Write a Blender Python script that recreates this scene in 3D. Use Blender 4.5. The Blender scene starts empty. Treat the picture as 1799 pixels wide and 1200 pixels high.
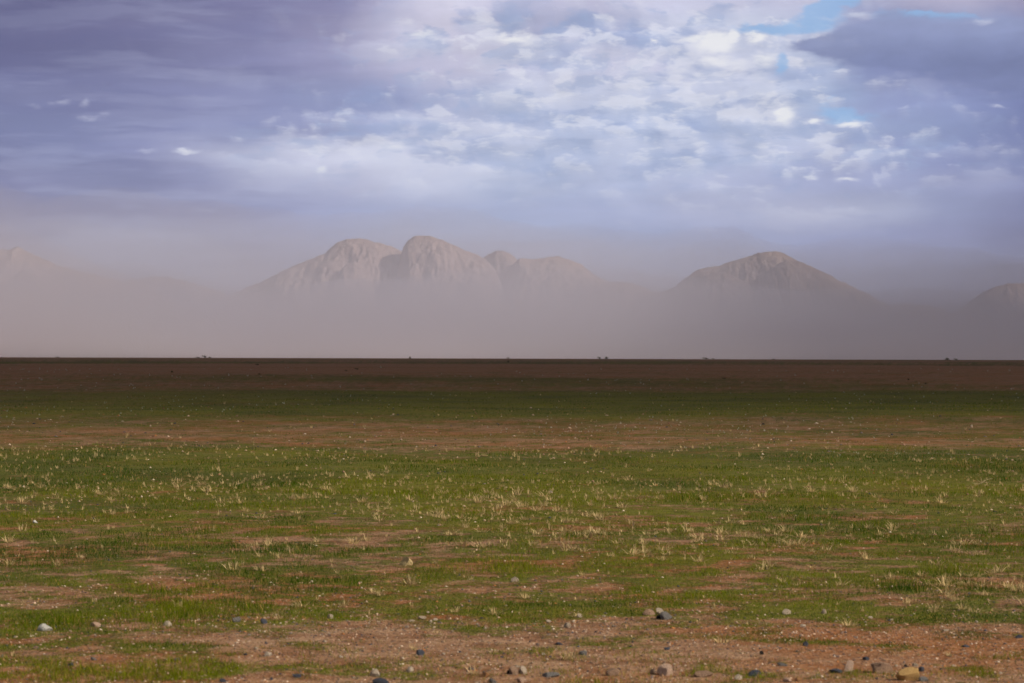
import bpy, bmesh, math, random
import numpy as np
from mathutils import Vector, Matrix, Euler

random.seed(7)
RNG = np.random.default_rng(11)
scene = bpy.context.scene
COL = scene.collection
R = math.radians

# ------------------------------------------------------------------ camera
PXA = 0.0002                    # metres per metre per photo pixel (100 mm lens on 36 mm)
CAM_H = 1.6
cam_data = bpy.data.cameras.new("camera")
cam = bpy.data.objects.new("camera", cam_data)
COL.objects.link(cam)
scene.camera = cam
cam_data.sensor_width = 36.0
cam_data.lens = 100.0
cam_data.clip_start = 0.1
cam_data.clip_end = 60000.0
cam.location = (0.0, 0.0, CAM_H)
PITCH = 26.5 * PXA
ROLL = R(-0.16)
CAM_ROT = Euler((R(90) + PITCH, 0, 0)).to_matrix() @ Matrix.Rotation(-ROLL, 3, 'Z')
cam.rotation_euler = CAM_ROT.to_euler()
cam_data.dof.use_dof = True
cam_data.dof.focus_distance = 46.0
cam_data.dof.aperture_fstop = 7.5

# ------------------------------------------------------------------ sun
SUN_EL, SUN_AZ = R(32), R(108)     # azimuth clockwise from the view direction
SUN_DIR = Vector((math.sin(SUN_AZ) * math.cos(SUN_EL), math.cos(SUN_AZ) * math.cos(SUN_EL), math.sin(SUN_EL)))
sun_data = bpy.data.lights.new("sun", 'SUN')
sun_data.energy = 5.0
sun_data.angle = R(0.53)
sun_data.color = (1.0, 0.90, 0.73)
sun = bpy.data.objects.new("sun", sun_data)
COL.objects.link(sun)
sun.rotation_euler = SUN_DIR.to_track_quat('Z', 'Y').to_euler()

# ------------------------------------------------------------------ view
vs = scene.view_settings
vs.view_transform = 'Standard'
vs.look = 'None'
vs.exposure = 0.0
vs.gamma = 1.0
vs.use_curve_mapping = False
scene.render.engine = 'CYCLES'
cy = scene.cycles
cy.use_denoising = True
cy.max_bounces = 8
cy.volume_bounces = 3
cy.transparent_max_bounces = 8


# ------------------------------------------------------------------ node helpers
def s2l(c):
    out = []
    for v in c[:3]:
        v = v / 255.0
        out.append(v / 12.92 if v <= 0.04045 else ((v + 0.055) / 1.055) ** 2.4)
    return (*out, 1.0)


class Expr:
    """A node socket that arithmetic can be written with."""
    def __init__(self, nt, sock):
        self.nt, self.s = nt, sock

    def _m(self, op, *a):
        n = self.nt.nodes.new("ShaderNodeMath")
        n.operation = op
        for i, v in enumerate((self, *a)):
            if isinstance(v, Expr):
                self.nt.links.new(v.s, n.inputs[i])
            else:
                n.inputs[i].default_value = v
        return Expr(self.nt, n.outputs[0])

    def __add__(self, o): return self._m('ADD', o)
    def __radd__(self, o): return self._m('ADD', o)
    def __sub__(self, o): return self._m('SUBTRACT', o)
    def __rsub__(self, o): return (self * -1.0) + o
    def __mul__(self, o): return self._m('MULTIPLY', o)
    def __rmul__(self, o): return self._m('MULTIPLY', o)
    def __truediv__(self, o): return self._m('DIVIDE', o)
    def __neg__(self): return self * -1.0
    def max(self, o): return self._m('MAXIMUM', o)
    def min(self, o): return self._m('MINIMUM', o)
    def exp(self): return self._m('EXPONENT')
    def pow(self, o): return self._m('POWER', o)

    def step(self, a, b, lo=0.0, hi=1.0, smooth=True):
        n = self.nt.nodes.new("ShaderNodeMapRange")
        n.interpolation_type = 'SMOOTHSTEP' if smooth else 'LINEAR'
        n.clamp = True
        self.nt.links.new(self.s, n.inputs['Value'])
        for k, v in (('From Min', a), ('From Max', b), ('To Min', lo), ('To Max', hi)):
            n.inputs[k].default_value = v
        return Expr(self.nt, n.outputs[0])


def vec(nt, x, y, z=0.0):
    n = nt.nodes.new("ShaderNodeCombineXYZ")
    for i, v in enumerate((x, y, z)):
        if isinstance(v, Expr):
            nt.links.new(v.s, n.inputs[i])
        else:
            n.inputs[i].default_value = v
    return n.outputs[0]


def noise(nt, v, scale, detail=4.0, rough=0.55, dist=0.0, color=False, lac=2.0):
    n = nt.nodes.new("ShaderNodeTexNoise")
    n.noise_dimensions = '3D'
    nt.links.new(v, n.inputs['Vector'])
    n.inputs['Scale'].default_value = scale
    n.inputs['Detail'].default_value = detail
    n.inputs['Roughness'].default_value = rough
    n.inputs['Distortion'].default_value = dist
    n.inputs['Lacunarity'].default_value = lac
    if color:
        sp = nt.nodes.new("ShaderNodeSeparateColor")
        nt.links.new(n.outputs['Color'], sp.inputs[0])
        return [Expr(nt, sp.outputs[i]) for i in range(3)]
    return Expr(nt, n.outputs[0])


def mixc(nt, fac, a, b, blend='MIX'):
    n = nt.nodes.new("ShaderNodeMix")
    n.data_type = 'RGBA'
    n.blend_type = blend
    n.clamp_factor = True
    if isinstance(fac, Expr):
        nt.links.new(fac.s, n.inputs[0])
    else:
        n.inputs[0].default_value = fac
    for i, v in ((6, a), (7, b)):
        if isinstance(v, tuple):
            n.inputs[i].default_value = v if len(v) == 4 else (*v, 1.0)
        else:
            nt.links.new(v, n.inputs[i])
    return n.outputs[2]


def scalec(nt, c, k):
    n = nt.nodes.new("ShaderNodeVectorMath")
    n.operation = 'SCALE'
    nt.links.new(c, n.inputs[0])
    if isinstance(k, Expr):
        nt.links.new(k.s, n.inputs['Scale'])
    else:
        n.inputs['Scale'].default_value = k
    return n.outputs[0]


# ------------------------------------------------------------------ sky
def build_world():
    w = bpy.data.worlds.new("World")
    scene.world = w
    w.use_nodes = True
    nt = w.node_tree
    nt.nodes.clear()
    out = nt.nodes.new("ShaderNodeOutputWorld")
    bg = nt.nodes.new("ShaderNodeBackground")
    STR = 0.1
    bg.inputs['Strength'].default_value = STR
    nt.links.new(bg.outputs[0], out.inputs[0])
    sky = nt.nodes.new("ShaderNodeTexSky")
    sky.sky_type = 'NISHITA'
    sky.sun_disc = False
    sky.sun_elevation = SUN_EL
    sky.sun_rotation = SUN_AZ
    sky.altitude = 900.0
    sky.dust_density = 0.6
    tc = nt.nodes.new("ShaderNodeTexCoord")
    sep = nt.nodes.new("ShaderNodeSeparateXYZ")
    nt.links.new(tc.outputs['Generated'], sep.inputs[0])
    dx, dy, dz = [Expr(nt, sep.outputs[i]) for i in range(3)]
    az = dx._m('ARCTAN2', dy)
    el = dz._m('ARCSINE')
    # azimuth and elevation in units of 0.2 rad; the horizon ahead lies at (0.9, 0.63)
    X = az * 5.0 + 0.9
    Y = 0.63 - el * 5.0
    # broad and fine warps that tear the layers
    P0 = vec(nt, X * 1.0, Y * 2.6, 3.7)
    wa = noise(nt, P0, 5.0, 3.0, 0.5, color=True)
    wb = noise(nt, P0, 19.0, 5.0, 0.55, color=True)
    Xw = X + (wa[0] - 0.5) * 0.09 + (wb[0] - 0.5) * 0.035
    Yw = Y + (wa[1] - 0.5) * 0.030 + (wb[1] - 0.5) * 0.022
    rows = [
        (-0.30, [(0, (150, 150, 180)), (600, (170, 170, 200)), (1200, (160, 165, 205)), (1800, (150, 150, 185))]),
        (0.000, [(0, (90, 90, 130)), (150, (106, 105, 147)), (300, (118, 118, 159)), (450, (132, 130, 171)), (600, (148, 146, 186)),
                 (750, (213, 210, 234)), (810, (226, 223, 244)), (900, (203, 201, 227)), (1050, (203, 201, 229)), (1200, (213, 213, 239)),
                 (1420, (200, 200, 228)), (1500, (172, 178, 214)), (1600, (180, 178, 208)), (1700, (188, 183, 211)), (1800, (163, 158, 189))]),
        (0.060, [(0, (98, 100, 143)), (150, (113, 113, 156)), (300, (126, 126, 167)), (450, (137, 137, 179)), (600, (156, 154, 191)),
                 (700, (212, 210, 236)), (780, (214, 211, 234)), (850, (188, 186, 214)), (1000, (178, 183, 217)), (1100, (184, 189, 221)),
                 (1250, (222, 226, 247)), (1400, (196, 204, 234)), (1500, (158, 166, 208)), (1600, (143, 152, 196)), (1720, (158, 168, 208)), (1800, (140, 145, 190))]),
        (0.120, [(0, (110, 113, 158)), (150, (114, 117, 159)), (300, (128, 130, 172)), (450, (140, 142, 184)), (600, (160, 160, 199)),
                 (750, (200, 198, 226)), (850, (206, 204, 230)), (1000, (211, 211, 236)), (1150, (209, 209, 236)), (1300, (214, 218, 243)),
                 (1380, (202, 210, 238)), (1440, (188, 198, 230)), (1520, (142, 152, 197)), (1650, (126, 136, 186)), (1800, (115, 125, 175))]),
        (0.180, [(0, (129, 134, 177)), (150, (131, 135, 178)), (300, (139, 143, 187)), (450, (145, 150, 194)), (600, (149, 157, 199)),
                 (700, (151, 161, 205)), (800, (184, 189, 221)), (880, (168, 182, 219)), (1000, (204, 210, 238)), (1150, (201, 210, 238)),
                 (1250, (205, 212, 240)), (1370, (220, 225, 247)), (1450, (176, 191, 227)), (1550, (152, 162, 206)), (1700, (141, 151, 199)), (1800, (121, 131, 180))]),
        (0.230, [(0, (125, 132, 175)), (150, (130, 137, 181)), (300, (137, 143, 189)), (450, (142, 150, 195)), (550, (156, 162, 204)),
                 (600, (155, 163, 205)), (750, (198, 202, 231)), (900, (189, 197, 229)), (1000, (186, 197, 230)), (1150, (200, 209, 238)),
                 (1300, (190, 200, 232)), (1450, (175, 188, 225)), (1600, (155, 168, 210)), (1800, (126, 136, 185))]),
        (0.280, [(0, (122, 128, 172)), (150, (128, 135, 179)), (250, (146, 151, 194)), (350, (174, 177, 211)), (450, (190, 193, 222)),
                 (550, (211, 212, 236)), (650, (221, 222, 243)), (750, (208, 211, 237)), (900, (180, 192, 226)), (1100, (194, 203, 234)),
                 (1250, (185, 195, 228)), (1400, (170, 180, 218)), (1550, (160, 168, 210)), (1700, (141, 151, 198)), (1800, (134, 144, 190))]),
        (0.325, [(0, (129, 132, 174)), (200, (135, 140, 181)), (350, (150, 154, 194)), (500, (178, 181, 214)), (600, (189, 191, 221)),
                 (750, (201, 205, 233)), (900, (184, 194, 227)), (1100, (188, 196, 229)), (1250, (188, 194, 227)), (1400, (176, 183, 220)),
                 (1550, (166, 173, 212)), (1700, (158, 164, 204)), (1800, (144, 150, 194))]),
        (0.372, [(0, (134, 135, 174)), (200, (138, 140, 179)), (350, (150, 152, 189)), (500, (159, 164, 203)), (700, (167, 174, 211)),
                 (900, (172, 181, 217)), (1100, (174, 182, 219)), (1250, (180, 185, 218)), (1400, (186, 189, 219)), (1550, (178, 183, 214)),
                 (1650, (155, 162, 201)), (1800, (134, 139, 181))]),
        (0.420, [(0, (150, 149, 180)), (150, (158, 158, 188)), (300, (159, 163, 198)), (500, (164, 169, 207)), (700, (171, 179, 214)),
                 (900, (174, 182, 217)), (1100, (165, 174, 212)), (1300, (164, 171, 209)), (1500, (155, 162, 204)), (1650, (145, 150, 191)), (1800, (124, 128, 168))]),
        (0.500, [(0, (168, 162, 180)), (300, (168, 170, 195)), (700, (170, 176, 208)), (1100, (165, 172, 206)), (1500, (150, 155, 192)), (1800, (122, 125, 160))]),
    ]
    X0, X1 = -0.2, 2.0
    Xf = Xw.step(X0, X1, 0, 1, smooth=False)
    cur = None
    for yv, stops in rows:
        cr = nt.nodes.new("ShaderNodeValToRGB")
        cr.color_ramp.interpolation = 'EASE' if yv > 0.3 else 'LINEAR'
        nt.links.new(Xf.s, cr.inputs[0])
        els = cr.color_ramp.elements
        while len(els) < len(stops):
            els.new(0.5)
        for e, (px, c) in zip(els, stops):
            e.position = (px / 1000 - X0) / (X1 - X0)
        for e, (px, c) in zip(els, stops):
            e.color = s2l(c)
        if cur is None:
            cur = cr.outputs[0]
        else:
            cur = mixc(nt, Yw.step(prev, yv), cur, cr.outputs[0])
        prev = yv

    # broken cumulus: patches with a crisp torn top that melt away downwards
    Xl = X + (wa[0] - 0.5) * 0.06
    Yl = Y + (wa[1] - 0.5) * 0.025
    Yq = Yl + Yl.max(0.0) * Yl * 0.5
    b1 = noise(nt, vec(nt, Xl, Yq * 2.0, 1.3), 12.0, 7.0, 0.58)

    def patches(scale, squash, z, thr, soft, drop, detail=8.0, rough=0.55):
        m = None
        for k, wgt in ((0, 1.0), (1, 0.72), (2, 0.48), (3, 0.26), (4, 0.12)):
            n = noise(nt, vec(nt, Xl - 0.15 * k * drop, (Yq - k * drop) * squash, z), scale, detail if k == 0 else 2.6, rough)
            q = ((n - thr) * (1.0 / (soft if k == 0 else soft * 2.2))).max(0.0).min(1.0) * wgt
            m = q if m is None else m.max(q)
        return m
    Pf = vec(nt, X * 1.0, Y * 2.2, 8.1)
    f1 = noise(nt, Pf, 30.0, 6.0, 0.60)

    def blob(cx, cy_, rx, ry, xx=Xw, yy=Yw, p=None):
        a = (xx - cx / 1000) * (1000 / rx)
        b = (yy - cy_ / 1000) * (1000 / ry)
        return (-(a * a + b * b)).exp()

    # where the sky is broken into cumulus rather than smooth stratus
    rough_c = (blob(1130, 190, 420, 170) + blob(650, 260, 260, 70) * 0.8 + blob(1500, 270, 300, 70) * 0.6 + blob(850, 70, 250, 60) * 0.7
               + blob(1300, 90, 200, 80) * 0.7 + 0.10).min(1.2)
    gain = 1.0 + (b1 - 0.5) * rough_c * 0.30 + (f1 - 0.5) * rough_c * 0.08
    base_thr = 0.60 - rough_c * 0.085
    pa = patches(7.0, 2.1, 4.4, base_thr + 0.005, 0.085, 0.009)
    pg = patches(8.0, 2.3, 9.9, base_thr + 0.01, 0.08, 0.008)
    pc = patches(17.0, 2.0, 6.1, base_thr + 0.02, 0.085, 0.006)
    lit = (rough_c * 1.05).min(1.0).pow(1.5) * Y.step(0.16, 0.36, 1.0, 0.72)
    cur = mixc(nt, pg * lit * 0.72, cur, s2l((158, 174, 215)))
    cur = mixc(nt, pa * lit * 0.52, cur, s2l((220, 223, 245)))
    pe = patches(14.0, 2.1, 13.7, base_thr + 0.02, 0.06, 0.007)
    cur = mixc(nt, pe * lit * 0.60, cur, s2l((166, 182, 220)))
    cur = mixc(nt, pc * lit * 0.56, cur, s2l((240, 240, 253)))
    # long soft streaks in the stratus
    Ps = vec(nt, Xw * 0.45, Yw * 4.2 + Xw * 0.28, 5.5)
    st = noise(nt, Ps, 6.0, 4.0, 0.5)
    gain = gain + (st - 0.5) * 0.30
    cur = scalec(nt, cur, gain.max(0.3))

    # openings to the blue
    Yb = Y + (wb[1] - 0.5) * 0.030 + (f1 - 0.5) * 0.018
    Xb = X + (wb[0] - 0.5) * 0.050
    hole = (blob(1345, 58, 80, 13, Xb, Yb) * 0.9 + blob(1440, 34, 46, 28, Xb, Yb) + blob(1480, 10, 40, 10, Xb, Yb) * 0.8 + blob(1610, 36, 90, 12, Xb, Yb) * 0.9 + blob(1370, 118, 14, 30, Xb, Yb) * 0.9
            + blob(1485, 212, 55, 14, Xb, Yb) * 0.8 + blob(1455, 190, 40, 18, Xb, Yb) * 0.5 + blob(1690, 46, 60, 9, Xb, Yb) * 0.6)
    holem = (hole + (f1 - 0.5) * 0.6 + (b1 - 0.5) * 0.5).step(0.30, 0.80)
    skyc = mixc(nt, 0.82, scalec(nt, sky.outputs[0], STR), s2l((152, 194, 246)))
    cur = mixc(nt, holem * 0.80, cur, skyc)

    # the dark low wedge on the right and the shelf on the left
    Yd = Y + (wb[1] - 0.5) * 0.020 + (wa[1] - 0.5) * 0.016
    Xd = X + (wb[0] - 0.5) * 0.03
    wedge = (blob(1600, 100, 150, 34, Xd, Yd) + blob(1500, 78, 60, 28, Xd, Yd) + blob(1790, 115, 150, 75, Xd, Yd) + blob(1440, 88, 70, 11, Xd, Yd) * 0.9
             + blob(1620, 60, 70, 22, Xd, Yd) * 0.7 + blob(1560, 40, 28, 17, Xd, Yd) * 0.6 + blob(1700, 70, 100, 20, Xd, Yd) * 0.7)
    wm = (wedge + (f1 - 0.5) * 0.55 + (b1 - 0.5) * 0.75).step(0.28, 0.82)
    wcol = mixc(nt, Y.step(0.02, 0.13), s2l((156, 166, 206)), s2l((130, 140, 184)))
    wcol = scalec(nt, wcol, 1.0 + (st - 0.5) * 0.35 + (b1 - 0.5) * 0.35)
    cur = mixc(nt, wm * 0.88, cur, wcol)
    shelf = Yd.step(0.128, 0.144, 1, 0) * Xd.step(0.02, 0.42, 1, 0)
    for sc_, z_, ref, amt in ((3.4, 21.3, (182, 186, 220), 0.30), (3.0, 27.7, (112, 116, 162), 0.30)):
        ps = patches(sc_, 7.0, z_, 0.49, 0.12, 0.008)
        cur = mixc(nt, ps * X.step(0.75, 0.35) * amt, cur, s2l(ref))
    cur = mixc(nt, shelf * 0.5, cur, s2l((108, 110, 152)))

    # sunlit heads of single puffs: crisp above, melting below
    Xp = X + (wb[0] - 0.5) * 0.030 + (f1 - 0.5) * 0.022
    Yp = Y + (wb[2] - 0.5) * 0.022 + (f1 - 0.5) * 0.020
    puffs = [(1255, 80, 46, 20, 1.1), (1285, 72, 16, 14, 1.1), (1327, 73, 20, 11, 1.1), (1215, 74, 34, 10, .9), (1340, 110, 26, 16, .8), (1260, 112, 50, 16, .8), (1190, 130, 40, 14, .6), (1330, 140, 40, 14, .6), (1500, 34, 34, 8, .55), (1460, 40, 24, 6, .45), (1720, 48, 24, 6, .5), (1150, 74, 8, 4, .9), (1376, 205, 24, 20, 1.1), (1432, 218, 18, 8, 1.0), (1488, 223, 20, 6, 1.0),
             (900, 76, 42, 9, .95), (925, 70, 9, 8, .8), (860, 76, 30, 6, .6), (740, 66, 34, 8, .75), (760, 72, 20, 8, .6), (1290, 118, 62, 16, .7), (1240, 140, 60, 16, .5), (1410, 118, 34, 11, .6),
             (510, 236, 15, 18, .55), (522, 262, 13, 6, .5), (418, 251, 15, 7, .5), (152, 191, 8, 10, .42), (115, 190, 14, 6, .42), (73, 201, 14, 5, .36), (160, 221, 22, 4, .42), (186, 214, 12, 7, .36), (98, 194, 12, 5, .34),
             (330, 275, 26, 5, .7), (262, 273, 22, 5, .45), (568, 304, 14, 8, .75), (690, 262, 46, 14, .65), (640, 280, 40, 12, .4), (755, 215, 30, 9, .55), (800, 222, 60, 8, .45),
             (1180, 262, 40, 9, .4), (1100, 250, 40, 10, .35), (1420, 313, 16, 4, .7), (1485, 319, 24, 5, .75), (1585, 273, 16, 5, .55), (1635, 278, 18, 7, .5), (1745, 196, 18, 4, .5), (1740, 265, 18, 3, .4), (1560, 262, 20, 4, .3),
             (1480, 375, 60, 10, .35), (365, 377, 26, 6, .30), (1750, 308, 26, 6, .4), (1205, 297, 30, 9, .4), (985, 208, 12, 8, .5), (1080, 210, 60, 20, .3), (880, 150, 40, 12, .35), (830, 150, 16, 10, .4), (1260, 190, 60, 22, .35)]
    acc = None
    for cx, cy_, rx, ry, a in puffs:
        b = blob(cx, cy_, rx * 1.15, ry * 1.25, Xp, Yp) * a
        acc = b if acc is None else acc.max(b)
    pm = (acc + ((f1 - 0.5) * 0.95 + (b1 - 0.5) * 0.7) * acc._m('SQRT')).step(0.14, 0.95)
    # banks with a crisp sunlit top that melt downwards
    for x0, x1, ya, yb, dec, amt in ((350, 640, .270, .306, .030, .55), (560, 900, .254, .300, .046, .85), (370, 620, .276, .300, .024, .5), (715, 960, .208, .222, .020, .50), (690, 800, .056, .072, .020, .5), (790, 960, .078, .074, .014, .55),
                                     (930, 1260, .070, .106, .030, .42), (1030, 1150, .246, .252, .026, .45), (1150, 1260, .286, .300, .020, .45), (1290, 1560, .366, .386, .022, .30), (1180, 1340, .120, .130, .04, .35),
                                     (1400, 1470, .106, .118, .022, .5), (820, 930, .140, .200, .014, .4), (1560, 1800, .268, .262, .012, .25), (1680, 1800, .300, .310, .022, .3), (80, 420, .400, .425, .03, .14)):
        mid, hw = (x0 + x1) / 2, (x1 - x0) / 2
        e = Yp - (Xp - x0 / 1000) * ((yb - ya) * 1000 / (x1 - x0)) - ya + (b1 - 0.5) * 0.030
        a = (Xp - mid / 1000) * (1000 / hw)
        bank = e.step(-0.002, 0.007) * (e.max(0.0) * (-1.0 / dec)).exp() * (1.0 - a * a).max(0.0)
        pm = pm.max(bank * amt * (0.6 + b1 * 1.3))
    cur = mixc(nt, pm * 0.85, cur, mixc(nt, acc.step(0.3, 1.0), s2l((222, 224, 245)), s2l((252, 251, 255))))

    # overhead and behind: the same broken deck, bluish gaps
    Pg = vec(nt, dx / (dz.max(0.0) + 0.25), dy / (dz.max(0.0) + 0.25), 2.0)
    g1 = noise(nt, Pg, 1.6, 6.0, 0.55, 0.3)
    deck = mixc(nt, g1.step(0.35, 0.7), (0.15, 0.148, 0.175, 1), (0.42, 0.41, 0.43, 1))
    gap = noise(nt, Pg, 0.9, 4.0, 0.5).step(0.56, 0.66)
    deck = mixc(nt, gap * 0.6, deck, scalec(nt, sky.outputs[0], STR))
    far = (az._m('ABSOLUTE').step(0.24, 0.5)).max(el.step(0.15, 0.32))
    cur = mixc(nt, far, cur, deck)
    # the haze in front of it takes a part of the sky's light, most of it low down
    low = Y.step(0.05, 0.42)
    boost = vec(nt, 1.04 + low * 0.09, 1.05 + low * 0.12, 1.04 + low * 0.14)
    cur = mixc(nt, 1.0, cur, boost, 'MULTIPLY')
    nt.links.new(scalec(nt, cur, 1.0 / STR), bg.inputs['Color'])


build_world()


# ------------------------------------------------------------------ numeric noise, shared by terrain and scatter
def _hash(ix, iy, seed):
    h = (ix.astype(np.int64) * 374761393 + iy.astype(np.int64) * 668265263 + seed * 974634541) & 0xFFFFFFFF
    h = ((h ^ (h >> 13)) * 1274126177) & 0xFFFFFFFF
    h = h ^ (h >> 16)
    return (h & 0xFFFFFF) / float(0xFFFFFF)


def vnoise(x, y, seed=0):
    ix, iy = np.floor(x), np.floor(y)
    fx, fy = x - ix, y - iy
    fx = fx * fx * fx * (fx * (fx * 6 - 15) + 10)
    fy = fy * fy * fy * (fy * (fy * 6 - 15) + 10)
    ix, iy = ix.astype(np.int64), iy.astype(np.int64)
    a, b = _hash(ix, iy, seed), _hash(ix + 1, iy, seed)
    c, d = _hash(ix, iy + 1, seed), _hash(ix + 1, iy + 1, seed)
    return (a * (1 - fx) + b * fx) * (1 - fy) + (c * (1 - fx) + d * fx) * fy


def fbm(x, y, octv=4, seed=0, gain=0.5):
    s, a, t = 0.0, 1.0, 0.0
    for k in range(octv):
        c, sn = math.cos(0.6 * k + 0.3), math.sin(0.6 * k + 0.3)
        xr, yr = x * c - y * sn, x * sn + y * c
        s = s + a * vnoise(xr * 2 ** k + 17.3 * k, yr * 2 ** k - 9.1 * k, seed + k)
        t += a
        a *= gain
    return s / t                 # 0..1


def sstep(a, b, x):
    t = np.clip((x - a) / (b - a), 0, 1)
    return t * t * (3 - 2 * t)


EARTH = 6.371e6


def ground_z(x, y):
    x, y = np.asarray(x, float), np.asarray(y, float)
    d = np.hypot(x, y)
    z = -(d * d) / (2 * EARTH)
    z = z + 0.05 * (fbm(x / 2.2, y / 2.2, 3, 40) - 0.5) * sstep(120, 20, d)
    z = z + 0.30 * (fbm(x / 28, y / 28, 3, 50) - 0.5) * sstep(6, 40, d) * sstep(900, 200, d)
    z = z + 0.9 * (fbm(x / 260, y / 260, 2, 60) - 0.5) * sstep(60, 300, d) * sstep(4000, 1500, d)
    return z


BANDS = [  # row below the horizon (8000 / metres), cover at the left, middle and right of the view
    (0, .22, .22, .22), (5, .30, .30, .30), (8, .36, .38, .44), (11, .62, .34, .34), (14, .36, .30, .26), (19, .28, .36, .24), (25, .24, .25, .26), (30, .28, .24, .24), (38, .32, .38, .26), (44, .34, .48, .28), (50, .40, .46, .36),
    (56, .42, .5, .45), (64, .58, .76, .76), (72, .66, .82, .8), (84, .68, .80, .86), (98, .66, .74, .78), (106, .52, .5, .5), (113, .39, .33, .46), (121, .45, .32, .44),
    (132, .42, .42, .50), (142, .43, .30, .36), (150, .47, .32, .38), (157, .55, .38, .5), (166, .7, .6, .62), (180, .74, .70, .66), (220, .7, .74, .68), (250, .62, .62, .56),
    (275, .56, .56, .46), (300, .5, .50, .46), (330, .40, .46, .56), (360, .36, .46, .56), (385, .36, .47, .42), (410, .30, .46, .34), (428, .42, .50, .46),
    (440, .62, .70, .72), (456, .66, .78, .76), (468, .48, .52, .44), (485, .42, .36, .27), (515, .40, .24, .19), (580, .40, .22, .18), (900, .4, .3, .3)]
_bk = np.array([b[0] for b in BANDS], float)


def cover_raw(x, y):
    """0..1: how much of the ground is under green, before small gaps."""
    d = np.maximum(np.hypot(x, y), 1.0)
    yy = np.maximum(np.abs(y), 1.0)
    q = 8000.0 / d
    q = q * (1 + 0.10 * (fbm(x / 9, y / 22, 3, 90) - 0.5) * 2)
    u = np.clip(x / yy / 0.18, -1.2, 1.2)
    L, M, Rr = [np.interp(q, _bk, np.array([b[k] for b in BANDS])) for k in (1, 2, 3)]
    b = np.where(u < 0, M + (L - M) * (-u), M + (Rr - M) * u)
    tiny = fbm(x / 0.26, y / 0.34, 3, 95) - 0.5
    small = fbm(x / 0.75, y / 1.0, 3, 100) - 0.5
    mid = fbm(x / 2.6, y / 3.4, 3, 110) - 0.5
    big = fbm(x / 16, y / 14, 3, 120) - 0.5
    huge = fbm(x / 70, y / 30, 3, 130) - 0.5
    vast = fbm(x / 330, y / 130, 3, 140) - 0.5
    n = (tiny * (0.6 + 1.4 * sstep(70, 15, d)) + small * (0.40 + 0.60 * sstep(110, 30, d)) + mid * 0.28 + big * 0.42 * sstep(12, 60, d)
         + huge * 0.85 * sstep(70, 160, d) + vast * 1.5 * sstep(220, 420, d))
    lift = 0.11 * sstep(440, 400, q) * sstep(150, 190, q) + 0.05 * sstep(60, 110, q) * sstep(190, 150, q)
    return 0.50 + lift + (b - 0.47) * 1.12 + n * 0.54


def cover(x, y):
    return np.clip((cover_raw(x, y) - 0.10) / 0.78, 0, 1)


# ------------------------------------------------------------------ object helpers
def link(name, me, mat=None, parent=None):
    o = bpy.data.objects.new(name, me)
    COL.objects.link(o)
    if mat is not None:
        me.materials.append(mat)
    if parent is not None:
        o.parent = parent
    return o


def tag(o, label=None, cat=None, group=None, kind=None):
    for k, v in (('label', label), ('category', cat), ('group', group), ('kind', kind)):
        if v:
            o[k] = v
    return o


def mesh_np(name, verts, faces_flat, counts, smooth=False):
    """verts (n,3); faces_flat int indices; counts of each face's corners."""
    me = bpy.data.meshes.new(name)
    verts = np.ascontiguousarray(verts, np.float32)
    counts = np.asarray(counts, np.int32)
    me.vertices.add(len(verts))
    me.vertices.foreach_set('co', verts.ravel())
    me.loops.add(len(faces_flat))
    me.loops.foreach_set('vertex_index', np.asarray(faces_flat, np.int32))
    me.polygons.add(len(counts))
    starts = np.zeros(len(counts), np.int32)
    starts[1:] = np.cumsum(counts)[:-1]
    me.polygons.foreach_set('loop_start', starts)
    me.polygons.foreach_set('loop_total', counts)
    if smooth:
        me.polygons.foreach_set('use_smooth', np.ones(len(counts), bool))
    me.update(calc_edges=True)
    return me


def grid_mesh(name, VX, VY, VZ, smooth=True, flip=False):
    ni, nj = VX.shape
    idx = np.arange(ni * nj).reshape(ni, nj)
    q = np.stack([idx[:-1, :-1], idx[1:, :-1], idx[1:, 1:], idx[:-1, 1:]], -1).reshape(-1, 4)
    if flip:
        q = q[:, ::-1]
    v = np.stack([VX, VY, VZ], -1).reshape(-1, 3)
    return mesh_np(name, v, q.ravel(), np.full(len(q), 4), smooth)


def fattr(me, name, data):
    a = me.attributes.new(name, 'FLOAT', 'POINT')
    a.data.foreach_set('value', np.ascontiguousarray(data, np.float32).ravel())


def cattr(me, name, rgb):
    a = me.attributes.new(name, 'FLOAT_COLOR', 'POINT')
    rgba = np.ones((len(rgb), 4), np.float32)
    rgba[:, :3] = rgb
    a.data.foreach_set('color', rgba.ravel())


def pix_ray(px, py):
    v = Vector(((px - 899.5) * PXA, (600 - py) * PXA, -1.0))
    return CAM_ROT @ v


def at(px, py):
    """The ground point seen at a place in the view."""
    r = pix_ray(px, py)
    t = CAM_H / max(-r.z, 1e-5)
    for _ in range(6):
        x, y = r.x * t, r.y * t
        t = (CAM_H - float(ground_z(x, y))) / max(-r.z, 1e-5)
    x, y = r.x * t, r.y * t
    return Vector((x, y, float(ground_z(x, y))))


# ------------------------------------------------------------------ materials
def new_mat(name):
    m = bpy.data.materials.new(name)
    m.use_nodes = True
    nt = m.node_tree
    nt.nodes.clear()
    out = nt.nodes.new("ShaderNodeOutputMaterial")
    return m, nt, out


def principled(nt, out, rough=0.9, spec=0.2):
    b = nt.nodes.new("ShaderNodeBsdfPrincipled")
    b.inputs['Roughness'].default_value = rough
    b.inputs['Specular IOR Level'].default_value = spec
    nt.links.new(b.outputs[0], out.inputs['Surface'])
    return b


def bump(nt, b, h, strength, dist):
    n = nt.nodes.new("ShaderNodeBump")
    n.inputs['Strength'].default_value = strength
    n.inputs['Distance'].default_value = dist
    nt.links.new(h.s, n.inputs['Height'])
    nt.links.new(n.outputs[0], b.inputs['Normal'])


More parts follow.
